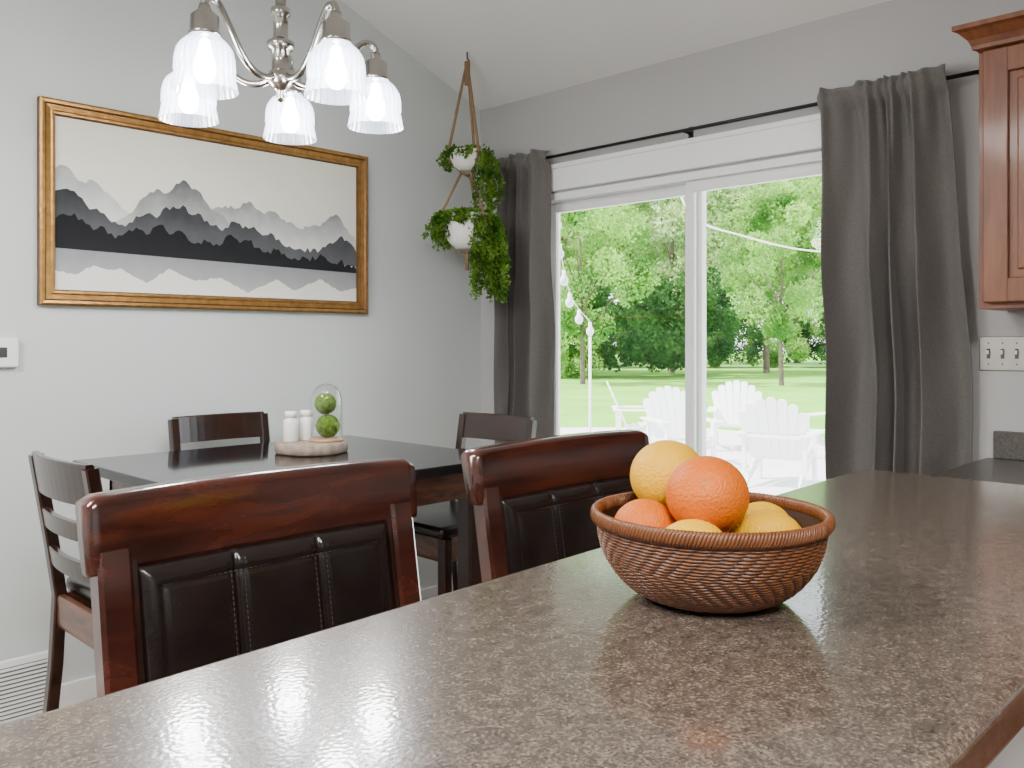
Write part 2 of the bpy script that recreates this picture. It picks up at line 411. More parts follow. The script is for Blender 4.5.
def stool(name, x, y):
    e = empty(name, (x, y, 0)); w = .475; hw = w/2
    def yb(z): return (z-1.10)*.17 if z > .72 else -.065
    for s in (-1, 1):
        bar('back_post_%d' % (s+1), [(s*(hw-.026), .03, FZ), (s*(hw-.026), -.03, .35), (s*(hw-.026), yb(.73), .72), (s*(hw-.026), yb(.9), .9), (s*(hw-.026), yb(1.08), 1.085)], .040, .032, M['mahog'], e)
        bar('front_leg_%d' % (s+1), [(s*(hw-.03), -.40, FZ), (s*(hw-.03), -.40, .70)], .042, .042, M['mahog'], e)
        bar('side_stretcher_%d' % (s+1), [(s*(hw-.03), -.40, .22), (s*(hw-.03), -.0, .22)], .02, .035, M['mahog'], e)
        bar('side_apron_%d' % (s+1), [(s*(hw-.03), -.40, .67), (s*(hw-.03), -.06, .67)], .025, .07, M['mahog'], e)
    bar('footrest', [(-hw+.04, -.40, .28), (hw-.04, -.40, .28)], .03, .045, M['mahog'], e)
    bar('front_apron', [(-hw+.04, -.40, .67), (hw-.04, -.40, .67)], .025, .07, M['mahog'], e)
    bar('rear_apron', [(-hw+.04, -.06, .67), (hw-.04, -.06, .67)], .025, .07, M['mahog'], e)
    bar('rear_stretcher', [(-hw+.04, -.0, .22), (hw-.04, -.0, .22)], .02, .035, M['mahog'], e)
    box('seat_cushion', (-hw+.005, -.43, .70), (hw-.005, -.075, .765), M['leather'], e, .022, seg=4)
    n = 36; V = []; F = []; sec = 18
    for i in range(n+1):
        s = -1+2*i/n; xx = s*(hw+.002)
        arch = .004*(1-s*s); endr = max(0, (abs(s)-.95)/.05); dz = .006*endr**2
        zt = 1.150+arch-dz; zb = 1.060+.1*arch
        cy = .012*(1-s*s)
        for k in range(sec):
            a = 2*pi*k/sec; cc = math.copysign(abs(math.cos(a))**.35, math.cos(a)); ss = math.copysign(abs(math.sin(a))**.35, math.sin(a))
            z = (zt+zb)/2+ss*(zt-zb)/2
            V.append((xx, yb(z)+cy+cc*(.019+.004*ss), z))
    for i in range(n):
        for k in range(sec):
            k2 = (k+1) % sec; F.append((i*sec+k, (i+1)*sec+k, (i+1)*sec+k2, i*sec+k2))
    F.append(tuple(range(sec))); F.append(tuple(n*sec+k for k in range(sec))[::-1])
    obj('crest_rail', V, F, M['mahog'], e, True)
    bar('lower_back_rail', [(-hw+.045, yb(.8), .80), (hw-.045, yb(.8), .80)], .025, .045, M['mahog'], e)
    xi = hw-.046
    bar('panel_frame_l', [(-xi+.003, yb(.81), .81), (-xi+.003, yb(1.07), 1.07)], .008, .022, M['dkwood'], e)
    bar('panel_frame_r', [(xi-.003, yb(.81), .81), (xi-.003, yb(1.07), 1.07)], .008, .022, M['dkwood'], e)
    panel('leather_back', -xi+.006, xi-.006, .825, 1.064, yb, e)
    ln = []
    pw = 2*(xi-.006)
    def pt(x_, z_, off): return (x_, yb(z_)-off, z_)
    for c in (1, 2):
        for dx in (-.009, .009):
            xx = -xi+.006+pw*c/3+dx; ln.append((pt(xx, .85, .0168), pt(xx, 1.037, .0168)))
    ln.append((pt(-xi+.032, 1.038, .0155), pt(xi-.032, 1.038, .0155)))
    for s in (-1, 1): ln.append((pt(s*(xi-.032), .85, .0155), pt(s*(xi-.032), 1.038, .0155)))
    stitches('stitching', ln, e)
    return e
stool('bar_stool', .613, 1.055)
stool('bar_stool', 1.225, 1.055)

# ------------------------------------------------------------------ dining chairs + table
def dchair(name, x, y, rz, mh=1.02):
    e = empty(name, (x, y, 0), rz); w = .45; hw = w/2; D = M['dkwood']
    def yb(z): return -(max(0, z-.62))*.16
    def ylow(z): return -.05*max(0, (.5-z)/.5)
    for s in (-1, 1):
        P = [(s*(hw-.02), ylow(z)+yb(z), z) for z in (FZ, .2, .4, .6, .75, .9, mh-.01)]
        bar('back_post_%d' % (s+1), P, .036, .034, D, e)
        bar('front_leg_%d' % (s+1), [(s*(hw-.022), .41, FZ), (s*(hw-.022), .41, .6)], .042, .042, D, e)
        bar('side_apron_%d' % (s+1), [(s*(hw-.022), .0, .555), (s*(hw-.022), .41, .555)], .024, .09, M['redwood'], e)
        bar('side_stretcher_%d' % (s+1), [(s*(hw-.022), -.02, .22), (s*(hw-.022), .41, .22)], .02, .035, D, e)
    bar('front_apron', [(-hw+.03, .41, .555), (hw-.03, .41, .555)], .024, .09, M['redwood'], e)
    bar('rear_apron', [(-hw+.03, .0, .555), (hw-.03, .0, .555)], .024, .09, M['redwood'], e)
    bar('footrest', [(-hw+.03, .41, .14), (hw-.03, .41, .14)], .024, .05, D, e)
    box('seat_cushion', (-hw+.0, .02, .60), (hw, .45, .645), M['leather'], e, .018, seg=4)
    def rail(nm, zc, h, th=.022, m=D, sag=.025):
        P = []
        for i in range(13):
            s = -1+2*i/12; P.append((s*(hw-.02), yb(zc)-sag*(1-s*s), zc))
        V = []; F = []
        for p in P:
            for (dy, dz) in ((-th/2, -h/2), (th/2, -h/2), (th/2, h/2-.004), (th/2-.004, h/2), (-th/2+.004, h/2), (-th/2, h/2-.004)):
                V.append((p[0], p[1]+dy-dz*.16, p[2]+dz))
        k = 6
        for i in range(12):
            for j in range(k): F.append((i*k+j, (i+1)*k+j, (i+1)*k+(j+1) % k, i*k+(j+1) % k))
        F.append(tuple(range(k))[::-1]); F.append(tuple(12*k+j for j in range(k)))
        fixn(obj(nm, V, F, m, e))
    rail('top_rail', mh-.055, .11)
    rail('slat_1', mh-.185, .05)
    rail('slat_2', mh-.295, .05)
    return e
dchair('dining_chair', .89, 2.50, -pi/2)
dchair('dining_chair', 1.80, 3.45, pi)
dchair('dining_chair', 2.55, 2.64, pi/2)

tb = empty('dining_table', (0, 0, 0))
box('top', (1.12, 2.22, .875), (2.30, 3.28, .91), M['tabletop'], tb, .006)
box('apron_front', (1.22, 2.30, .77), (2.22, 2.325, .875), M['redwood'], tb)
box('apron_back', (1.22, 3.175, .77), (2.22, 3.20, .875), M['redwood'], tb)
box('apron_left', (1.22, 2.30, .77), (1.245, 3.20, .875), M['redwood'], tb)
box('apron_right', (2.195, 2.30, .77), (2.22, 3.20, .875), M['redwood'], tb)
for i, (x, y) in enumerate(((1.26, 2.34), (2.18, 2.34), (1.26, 3.16), (2.18, 3.16))):
    bar('leg_%d' % i, [(x, y, FZ), (x, y, .875)], .075, .075, M['dkwood'], tb)

# centrepiece
cp = empty('centerpiece_tray', (1.84, 2.86, .911))
def wob(r, z, a): return r*(1+.03*math.sin(3*a+1)+.02*math.sin(7*a))
lathe('wood_slice', [(0, 0), (.13, 0), (.136, .006), (.136, .036), (.13, .042), (0, .042)], M['woodslice'], cp, seg=64, rf=wob)
Fv = Vector((.7157, .6984, 0)); Rv = Vector((.6984, -.7157, 0))
def off(r, d, z): v = Rv*r+Fv*d; return (v.x, v.y, z)
lathe('cloche_dome', [(.060, .0), (.060, .13), (.058, .155), (.051, .180), (.038, .199), (.018, .209), (0, .211)], M['cglass'], cp, off(.055, 0, .05), 40)
lathe('cloche_base', [(0, 0), (.064, 0), (.066, .006), (.062, .012), (0, .012)], wood('light_wood', (.35, .2, .1), (.5, .32, .18)), cp, off(.055, 0, .0425), 40)
def ball(nm, loc, r, m, par, sq=1, rz=0, bumpy=0, sub=4):
    bm = bmesh.new(); bmesh.ops.create_icosphere(bm, subdivisions=sub, radius=r)
    for v in bm.verts:
        v.co.x *= sq
        if bumpy: v.co *= 1+bumpy*random.uniform(-1, 1)
    me = bpy.data.meshes.new(nm); bm.to_mesh(me); bm.free(); me.materials.append(m); me.polygons.foreach_set('use_smooth', [True]*len(me.polygons))
    o = bpy.data.objects.new(nm, me); COL.objects.link(o); o.location = loc; o.rotation_euler = (0, 0, rz)
    if par: o.parent = par
    return o
ball('moss_ball_1', off(.06, 0, .099), .044, M['moss'], cp, bumpy=.05)
ball('moss_ball_2', off(.05, .005, .184), .040, M['moss'], cp, bumpy=.05)
for i, (r_, d_2) in enumerate(((-.075, -.02), (-.03, .035))):
    lathe('white_bottle_%d' % i, [(0, 0), (.026, 0), (.029, .004), (.029, .07), (.027, .082), (.021, .09), (.021, .092), (.024, .093), (.024, .112), (.021, .115), (0, .115)], M['pot'], cp, off(r_, d_2, .042), 32)

# ------------------------------------------------------------------ painting
pf = empty('framed_painting', (1.12, YL-.002, 1.473)); PW, PH = 1.54, .80
prf = [(0, 0), (0, -.030), (.008, -.036), (.018, -.034), (.024, -.028), (.042, -.022), (.048, -.026), (.056, -.024), (.062, -.012), (.062, 0)]
def frame_mesh():
    V = []; F = []; n = len(prf)
    cor = [(0, 0, 1, 1), (PW, 0, -1, 1), (PW, PH, -1, -1), (0, PH, 1, -1)]
    for (x, z, sx, sz) in cor:
        for (d, y) in prf: V.append((x+sx*d, y, z+sz*d))
    fm = []
    for c in range(4):
        c2 = (c+1) % 4
        for i in range(n-1):
            F.append((c*n+i, c*n+i+1, c2*n+i+1, c2*n+i)); fm.append(1 if i in (0, 3, 7) else 0)
    return obj('frame', V, F, None, pf, mats=[M['gold'], M['golddk']], fm=fm)
frame_mesh()
def flat(nm, c1, c2=None):
    m, t, b = nt(nm); N = t.nodes; L = t.links; c2 = c2 or c1
    tc = N.new('ShaderNodeTexCoord'); sp_ = N.new('ShaderNodeSeparateXYZ'); L.new(tc.outputs['Generated'], sp_.inputs[0])
    nz = N.new('ShaderNodeTexNoise'); nz.inputs['Scale'].default_value = 14; nz.inputs['Detail'].default_value = 5; L.new(tc.outputs['Object'], nz.inputs['Vector'])
    ad = N.new('ShaderNodeMath'); ad.operation = 'MULTIPLY_ADD'; ad.inputs[1].default_value = .5; L.new(nz.outputs['Fac'], ad.inputs[0])
    s2 = N.new('ShaderNodeMath'); s2.operation = 'SUBTRACT'; s2.inputs[1].default_value = .25; L.new(sp_.outputs['Z'], s2.inputs[0]); L.new(s2.outputs[0], ad.inputs[2])
    r = N.new('ShaderNodeValToRGB'); r.color_ramp.elements[0].color = (*c2, 1); r.color_ramp.elements[1].color = (*c1, 1)
    L.new(ad.outputs[0], r.inputs['Fac']); L.new(r.outputs[0], b.inputs['Base Color']); sset(b, 'Roughness', .8); sset(b, 'Specular IOR Level', .2)
    return m
CW, CH, CX, CZ = PW-.124, PH-.124, .062, .062
def layer(nm, ridge, tb_, depth, m, jag=.012, seed=1):
    random.seed(seed); pts = []
    for (a, b_) in zip(ridge[:-1], ridge[1:]):
        n = max(2, int((b_[0]-a[0])/.009))
        for i in range(n):
            t = i/n; pts.append((a[0]+(b_[0]-a[0])*t, a[1]+(b_[1]-a[1])*t+(random.uniform(-jag, jag) if i else 0)))
    pts.append(ridge[-1])
    V = []; F = []
    for (s, t) in pts:
        V.append((CX+CW*s, depth, CZ+CH*t)); V.append((CX+CW*s, depth, CZ+CH*(tb_(s) if callable(tb_) else tb_)))
    for i in range(len(pts)-1): F.append((2*i, 2*i+1, 2*i+3, 2*i+2))
    obj(nm, V, F, m, pf)
layer('canvas', [(0, 1), (1, 1)], 0, -.010, flat('paint_sky', (.70, .70, .60), (.82, .80, .72)), 0)
layer('ridge_far_l', [(0, .70), (.025, .72), (.05, .67), (.07, .64), (.10, .655), (.15, .57), (.19, .50), (.22, .46), (.28, .42)], .3, -.0104, flat('paint_pale', (.28, .29, .29), (.80, .80, .78)), .014, 2)
layer('ridge_far_r', [(.42, .5), (.46, .57), (.50, .60), (.54, .59), (.583, .647), (.61, .60), (.63, .58), (.675, .60), (.70, .55), (.73, .54), (.77, .50), (.811, .525), (.85, .53), (.88, .59), (.915, .633), (.96, .54), (1, .45)], .3, -.0104, flat('paint_pale2', (.20, .21, .21), (.75, .75, .73)), .014, 3)
layer('ridge_mid', [(.15, .42), (.20, .48), (.25, .60), (.283, .655), (.31, .63), (.34, .70), (.362, .73), (.39, .68), (.42, .66), (.44, .60), (.461, .555), (.52, .49), (.6, .42), (.7, .4)], .3, -.0108, flat('paint_mid', (.09, .095, .10), (.55, .55, .54)), .016, 4)
layer('ridge_dark', [(0, .57), (.04, .58), (.08, .51), (.14, .44), (.19, .40), (.22, .47), (.25, .49), (.28, .47), (.30, .53), (.362, .57), (.38, .52), (.41, .53), (.43, .48), (.46, .46), (.49, .43), (.53, .50), (.56, .46), (.60, .48), (.64, .43), (.66, .45), (.72, .36), (.78, .35), (.85, .36), (.89, .42), (.93, .47), (.96, .45), (1, .37)], .26, -.0112, flat('paint_dark', (.024, .026, .030), (.11, .114, .12)), .018, 5)
layer('ridge_front', [(0, .41), (.05, .45), (.10, .36), (.12, .39), (.16, .32), (.22, .40), (.25, .36), (.29, .43), (.33, .38), (.36, .40), (.40, .33), (.44, .35), (.48, .33), (.52, .41), (.55, .36), (.58, .38), (.64, .31), (.69, .34), (.72, .29), (.80, .29), (.86, .32), (.90, .27), (.93, .29), (1, .24)], lambda s: .24-.03*s, -.0116, flat('paint_black', (.008, .008, .010), (.018, .018, .022)), .022, 6)
layer('lake', [(0, .25), (1, .23)], 0, -.0114, flat('paint_lake', (.24, .25, .26), (.42, .42, .42)), 0)
layer('reflection', [(0, .11), (.05, .09), (.10, .15), (.14, .13), (.18, .14), (.25, .06), (.32, .16), (.36, .12), (.40, .09), (.48, .12), (.58, .03), (.68, .13), (.75, .06), (.85, .15), (.93, .07), (1, .10)], 0, -.012, flat('paint_reflect', (.74, .73, .69), (.80, .79, .74)), .006, 8)

# ------------------------------------------------------------------ chandelier
ch = empty('chandelier', (1.378, 2.311, 0))
nk = M['nickel']; zc = cz(1.378)
lathe('canopy', [(0, 0), (.065, 0), (.06, -.02), (.02, -.03), (0, -.03)], nk, ch, (0, 0, zc+.02), 32)
lathe('stem', [(.0, 2.045), (.010, 2.05), (.016, 2.062), (.010, 2.075), (.022, 2.085), (.036, 2.10), (.040, 2.12), (.034, 2.135), (.026, 2.14), (.026, 2.20), (.038, 2.205), (.040, 2.215), (.040, 2.225), (.030, 2.23), (.022, 2.24), (.022, 2.30), (.028, 2.305), (.028, 2.325), (.016, 2.33), (.016, 2.42), (.010, 2.43), (.010, zc)], nk, ch, seg=28)
def rib(r, z, a): return r*(1+.018*math.cos(26*a)*(1 if z < .13 else .3))
for i, ang in enumerate((243, 171, 99, 27, 315)):
    a = math.radians(ang); dv = Rv*math.cos(a)+Fv*math.sin(a)
    def P(rho, z): return (dv.x*rho, dv.y*rho, z)
    pts = catmull([P(.02, 2.125), P(.06, 2.105), (P(.11, 2.11)), P(.16, 2.145), P(.205, 2.205), P(.245, 2.255), P(.275, 2.265), P(.293, 2.25), P(.295, 2.22)], 6)
    tube('arm_%d' % i, pts, .0105, nk, ch, 12)
    lathe('socket_cup_%d' % i, [(0, .24), (.014, .238), (.018, .222), (.026, .215), (.037, .205), (.038, .165), (.042, .16), (.042, .150), (0, .150)], nk, ch, P(.295, 2.0), 28)
    lathe('glass_shade_%d' % i, [(.086, 0), (.084, .006), (.080, .03), (.076, .045), (.079, .052), (.078, .085), (.073, .108), (.062, .126), (.047, .140), (.038, .150), (.036, .16)], M['shade'], ch, P(.295, 2.004), 156, rf=rib)
    lathe('bulb_%d' % i, [(0, .025), (.016, .03), (.029, .050), (.029, .075), (.019, .105), (.013, .14), (0, .15)], M['bulb'], ch, P(.295, 2.0), 20)
    ld = bpy.data.lights.new('bulb_light_%d' % i, 'POINT'); ld.energy = 10; ld.color = (1, .97, .94); ld.shadow_soft_size = .05
    lo = bpy.data.objects.new('bulb_light_%d' % i, ld); COL.objects.link(lo); lo.parent = ch; lo.location = P(.295, 1.985)

# ------------------------------------------------------------------ hanging planter
hp = empty('hanging_planter', (3.06, 3.31, 0))
zc = cz(3.06)
tube('ceiling_hook', catmull([(0, 0, zc+.01), (0, 0, zc-.03), (.015, 0, zc-.045), (0, 0, zc-.06), (-.012, 0, zc-.05)], 5), .004, M['black'], hp)
def pot(nm, r, h, z):
    lathe(nm, [(0, 0), (r*.45, 0), (r*.75, h*.22), (r*.95, h*.6), (r, h), (r*.95, h), (r*.9, h*.85), (0, h*.85)], M['pot'], hp, (0, 0, z), 40)
    lathe(nm+'_soil', [(0, 0), (r*.89, 0)], M['soil'], hp, (0, 0, z+h*.86), 30)
pot('pot_upper', .093, .10, 2.215); pot('pot_lower', .133, .175, 1.81)
V = []; F = []
for k in range(3):
    a = k*2*pi/3+.4; cx, cy = math.cos(a), math.sin(a)
    tubegeo([(0, 0, zc-.05), (cx*.02, cy*.02, zc-.14), (cx*.098, cy*.098, 2.31), (cx*.090, cy*.090, 2.27), (cx*.03, cy*.03, 2.205), (0, 0, 2.19)], .0075, 6, V, F)
    tubegeo([(cx*.03, cy*.03, 2.205), (cx*.140, cy*.140, 1.98), (cx*.132, cy*.132, 1.91), (cx*.05, cy*.05, 1.80), (0, 0, 1.79)], .0075, 6, V, F)
tubegeo([(0, 0, zc-.05), (0, 0, zc-.17)], .015, 8, V, F); tubegeo([(0, 0, 1.80), (0, 0, 1.70)], .010, 6, V, F)
obj('macrame_rope', V, F, M['rope'], hp, True)
random.seed(5); V = []; F = []
def leaf(V, F, p, s):
    d = Vector((random.gauss(0, 1), random.gauss(0, 1), random.gauss(0, 1))).normalized()
    u = d.cross(Vector((random.gauss(0, 1), random.gauss(0, 1), random.gauss(0, 1)))).normalized()
    b = len(V); V += [p, p+d*s*.5+u*s*.35, p+d*s, p+d*s*.5-u*s*.35]; F.append((b, b+1, b+2, b+3))
def vines(z0, r0, n, lenf, ls=.02):
    for k in range(n):
        a = random.uniform(0, 2*pi); dv = Vector((math.cos(a), math.sin(a), 0)); side = dv.dot(Rv)
        Ln = lenf(side, dv.dot(Fv))*random.uniform(.5, 1.1)
        p = dv*r0*random.uniform(.2, .9)+Vector((0, 0, z0)); vel = dv*random.uniform(.4, 1.0)+Vector((0, 0, random.uniform(.2, .8)))
        pts = [p.copy()]; l = 0
        while l < Ln:
            vel += Vector((random.gauss(0, .12), random.gauss(0, .12), -.22)); vel.x *= .93; vel.y *= .93
            st = vel.normalized()*.012; p = p+st; l += .012; pts.append(p.copy())
            for _ in range(3): leaf(V, F, p+Vector([random.gauss(0, .005) for _ in range(3)]), ls*random.uniform(.6, 1.2))
        tubegeo(pts, .0012, 3, V, F)
def len_up(s, f):
    if s > .55: return .36
    if f < -.3: return .065
    return .12
def len_low(s, f):
    if s > .6: return .46
    if s > .35: return .28 if f > -.6 else .16
    if s < -.75: return .18
    return .095 if f < 0 else .15
vines(2.305, .085, 80, len_up, .022)
vines(1.98, .12, 270, len_low, .022)
obj('trailing_ivy', V, F, M['ivy'], hp)

# ------------------------------------------------------------------ fruit bowl
cB = Fv*.90+Rv*.204
bx, by = cB.x, cB.y
fb = empty('wicker_fruit_bowl', (bx, by, ZB+.001))
m, t, b = nt('wicker'); N = t.nodes; L = t.links
tc = N.new('ShaderNodeTexCoord'); nz = N.new('ShaderNodeTexNoise'); nz.inputs['Scale'].default_value = 90; nz.inputs['Detail'].default_value = 4
L.new(tc.outputs['Object'], nz.inputs['Vector']); at = N.new('ShaderNodeAttribute'); at.attribute_name = 'weave'
ad = N.new('ShaderNodeMath'); ad.operation = 'MULTIPLY_ADD'; ad.inputs[1].default_value = .6; L.new(nz.outputs['Fac'], ad.inputs[0]); L.new(at.outputs['Fac'], ad.inputs[2])
r = N.new('ShaderNodeValToRGB'); r.color_ramp.elements[0].position = .3; r.color_ramp.elements[0].color = (.018, .005, .0015, 1)  # weave crevices darkened in the colour, standing in for their shade
r.color_ramp.elements[1].position = 1.0; r.color_ramp.elements[1].color = (.135, .042, .010, 1)
e = r.color_ramp.elements.new(.66); e.color = (.068, .019, .005, 1)
L.new(ad.outputs[0], r.inputs['Fac']); L.new(r.outputs[0], b.inputs['Base Color']); sset(b, 'Roughness', .45); sset(b, 'Coat Weight', .05)
M['wicker'] = m
base = [(.052, -.0005), (.064, .001), (.080, .008), (.094, .020), (.106, .036), (.113, .052), (.116, .066), (.1175, .080)]
def interp(P, n):
    P3 = catmull([(p[0], 0, p[1]) for p in P], 10)
    Ls = [0]
    for a_, b_ in zip(P3[:-1], P3[1:]): Ls.append(Ls[-1]+(b_-a_).length)
    out = []
    for i in range(n+1):
        d = Ls[-1]*i/n
        for j in range(len(Ls)-1):
            if Ls[j+1] >= d-1e-9: break
        tt = (d-Ls[j])/max(1e-9, Ls[j+1]-Ls[j]); q = P3[j].lerp(P3[j+1], tt); out.append((q.x, q.z))
    return out
NR = 170
pr = interp(base, NR); V = []; F = []; wv = []; seg = 720
rows = 34; stakes = 44
for j, (r_, z) in enumerate(pr):
    f_ = j/NR*rows; row = int(f_); fr_ = f_-row
    for i in range(seg):
        a = 2*pi*i/seg
        ridge = abs(math.sin(pi*fr_))**.6
        zz = abs((row/11.0) % 2-1)*4.5
        ph = (i/seg*stakes*2+zz) % 2
        wav = (.5+.5*math.cos(pi*ph))**.6
        h = ridge*(.42+.58*wav)
        rr = r_-.003+.0030*h
        V.append((rr*math.cos(a), rr*math.sin(a), z)); wv.append(h)
for j in range(NR):
    for i in range(seg):
        i2 = (i+1) % seg; F.append((j*seg+i, j*seg+i2, (j+1)*seg+i2, (j+1)*seg+i))
o = obj('woven_side', V, F, M['wicker'], fb, True)
at = o.data.attributes.new('weave', 'FLOAT', 'POINT'); at.data.foreach_set('value', wv)
lathe('bowl_inner', [(0, .004), (.056, .005), (.078, .014), (.096, .034), (.106, .052), (.111, .066), (.1135, .078)], M['wicker'], fb, seg=80)
lathe('bowl_bottom', [(0, 0), (.064, 0)], M['wicker'], fb, seg=60)
V = []; F = []
for s in range(4):
    pts = []
    for i in range(721):
        a = 2*pi*i/720; tw = a*52+s*2*pi/4
        rr = .1175+.0030*math.cos(tw); pts.append((rr*math.cos(a), rr*math.sin(a), .083+.0058*math.sin(tw)))
    tubegeo(pts, .0021, 5, V, F)
o = obj('wrapped_rim', V, F, M['wicker'], fb, True)
at = o.data.attributes.new('weave', 'FLOAT', 'POINT'); at.data.foreach_set('value', [.70]*len(o.data.vertices))
V, F = tubegeo([(.1175*math.cos(2*pi*i/120), .1175*math.sin(2*pi*i/120), .083) for i in range(121)], .0035, 8)
o = obj('rim_core', V, F, M['wicker'], fb, True)

def peel(nm, c, rough=.42):
    m = mat(nm, c, rough, var=.10, scale=14, bump=.3, bscale=330)
    sset(m.node_tree.nodes['Principled BSDF'], 'Specular IOR Level', .3); return m
M['orange'] = peel('orange_peel', (.60, .120, .0))
M['yellow'] = peel('grapefruit_peel', (.72, .37, .0))
M['lemon'] = peel('lemon_peel', (.76, .40, .0))
def fruit(nm, d, r_, z, R, m, kind='o', rz=0, navel=None):
    p = Fv*d+Rv*r_; bm = bmesh.new(); bmesh.ops.create_uvsphere(bm, u_segments=64, v_segments=40, radius=R)
    for v in bm.verts:
        n = v.co.normalized()
        if kind == 'l':
            v.co.x, v.co.y, v.co.z = v.co.z*1.28, v.co.y, v.co.x
            ax = abs(n.z)
            if ax > .9: v.co.x *= 1+.14*((ax-.9)/.1)**1.5
        else:
            v.co.z *= .95
            if navel:
                q = n.angle(Vector(navel))
                if q < .3: v.co *= 1-.06*math.cos(q/.3*pi/2)**2
                if q < .07: v.co *= 1.02
            v.co *= 1+.006*math.sin(5*n.x+3*n.y)
    bmesh.ops.recalc_face_normals(bm, faces=bm.faces[:])
    me = bpy.data.meshes.new(nm); bm.to_mesh(me); bm.free(); me.materials.append(m); me.polygons.foreach_set('use_smooth', [True]*len(me.polygons))
    o = bpy.data.objects.new(nm, me); COL.objects.link(o); o.location = (p.x-bx, p.y-by, z-ZB-.001); o.parent = fb
    o.rotation_euler = (0, 0, rz); return o
nav = (-Fv*.8-Rv*.25+Vector((0, 0, .40))).normalized()
o = fruit('orange_1', .885, .1985, 1.174, .0418, M['orange'], navel=nav)
st = ball('stem_star', (o.location.x+nav.x*.039, o.location.y+nav.y*.039, o.location.z+nav.z*.0376), .0024, mat('stem_green', (.25, .28, .08), .8), fb, sub=2)
fruit('grapefruit', .965, .173, 1.181, .042, M['yellow'])
fruit('orange_2', .905, .138, 1.134, .034, M['orange'])
fruit('lemon_1', .838, .174, 1.132, .027, M['lemon'], 'l', -.7)
fruit('lemon_2', .89, .262, 1.131, .027, M['lemon'], 'l', -.9)
fruit('lemon_3', .935, .268, 1.132, .026, M['lemon'], 'l', -.5)
fruit('orange_3', .92, .207, 1.108, .032, M['orange'])

# ------------------------------------------------------------------ exterior
ZG = -.2
box('lawn_ground', (XW+.15, -60, ZG-.3), (110, 110, ZG-.02), M['grass'])
prism('patio', [(XW+.16, -6), (XW+.16, 14), (8, 14), (13.5, 8.5), (12, -6)], 'z', ZG-.1, ZG, M['patio'])
def adir(name, x, y, rz):
    e = empty(name, (x, y, ZG), rz); A = M['adir']
    for i in range(7):
        s = i-3; ang = s*.055; h = .72-.018*s*s
        V = []
        w0, w1 = .037, .050
        base_ = Vector((s*.076, .12, .30)); dr_ = Vector((math.sin(ang), .42, .95)).normalized(); rt = Vector((1, 0, -math.sin(ang)))
        nrm = rt.cross(dr_).normalized()
        ptsl = [(-w0, 0), (-w1, h-.03), (-w1*.5, h), (w1*.5, h), (w1, h-.03), (w0, 0)]
        for q in (-.009, .009):
            for (a_, b_) in ptsl: V.append(base_+rt*a_+dr_*b_+nrm*q)
        n = 6; F = [tuple(range(n)), tuple(range(2*n-1, n-1, -1))]+[(k, k+n, (k+1) % n+n, (k+1) % n) for k in range(n)]
        fixn(obj('back_slat_%d' % i, V, F, A, e))
    for i in range(6):
        y_ = .10-i*.09; box('seat_slat_%d' % i, (-.27, y_-.04, .29+i*.015), (.27, y_+.04, .31+i*.015), A, e)
    for s in (-1, 1):
        prism('side_rail_%d' % (s+1), [(.50, 0), (.42, 0), (.10, .22), (-.42, .36), (-.42, .27), (.1, .10)], 'x', s*.27-.012, s*.27+.012, A, e)
        box('front_leg_%d' % (s+1), (s*.295-.02, -.42, 0), (s*.295+.02, -.33, .55), A, e)
        box('arm_%d' % (s+1), (s*.34-.065, -.46, .55), (s*.34+.065, .33, .575), A, e, .01)
        box('arm_post_%d' % (s+1), (s*.31-.02, .22, .15), (s*.31+.02, .27, .55), A, e)
    box('back_brace', (-.36, .27, .53), (.36, .31, .56), A, e)
    return e
adir('adirondack_chair', 8.65, 4.45, math.radians(105))
adir('adirondack_chair', 11.20, 6.42, math.radians(-60))
adir('adirondack_chair', 9.24, 6.10, math.radians(-35))
adir('adirondack_chair', 10.30, 7.55, math.radians(40))
adir('adirondack_chair', 11.25, 4.90, math.radians(-95))
sl = empty('string_lights', (0, 0, 0)); V = []; F = []
strand = catmull([(4.08, 3.60, 2.62), (4.21, 3.71, 2.405), (4.29, 3.77, 2.13), (4.46, 3.87, 1.852), (4.74, 4.02, 1.63), (5.29, 4.31, 1.486)], 8)
tubegeo(strand, .003, 5, V, F)
wire2 = catmull([(4.0, 2.8, 2.66), (6.87, 4.42, 2.525), (8.09, 4.60, 2.437), (10.68, 4.80, 2.468), (16, 5.2, 3.0), (22, 5.5, 4.0)], 8)
tubegeo(wire2, .010, 5, V, F)
obj('wire', V, F, M['adir'], sl, True)
tube('pole', [(5.29, 4.31, 1.486), (5.29, 4.31, ZG)], .011, M['adir'], sl)
for i, p in enumerate(strand[10::5]):
    lathe('bulb_%d' % i, [(0, 0), (.013, -.005), (.015, -.04), (.030, -.06), (.030, -.085), (.016, -.105), (0, -.11)], M['adir'], sl, p, 12)

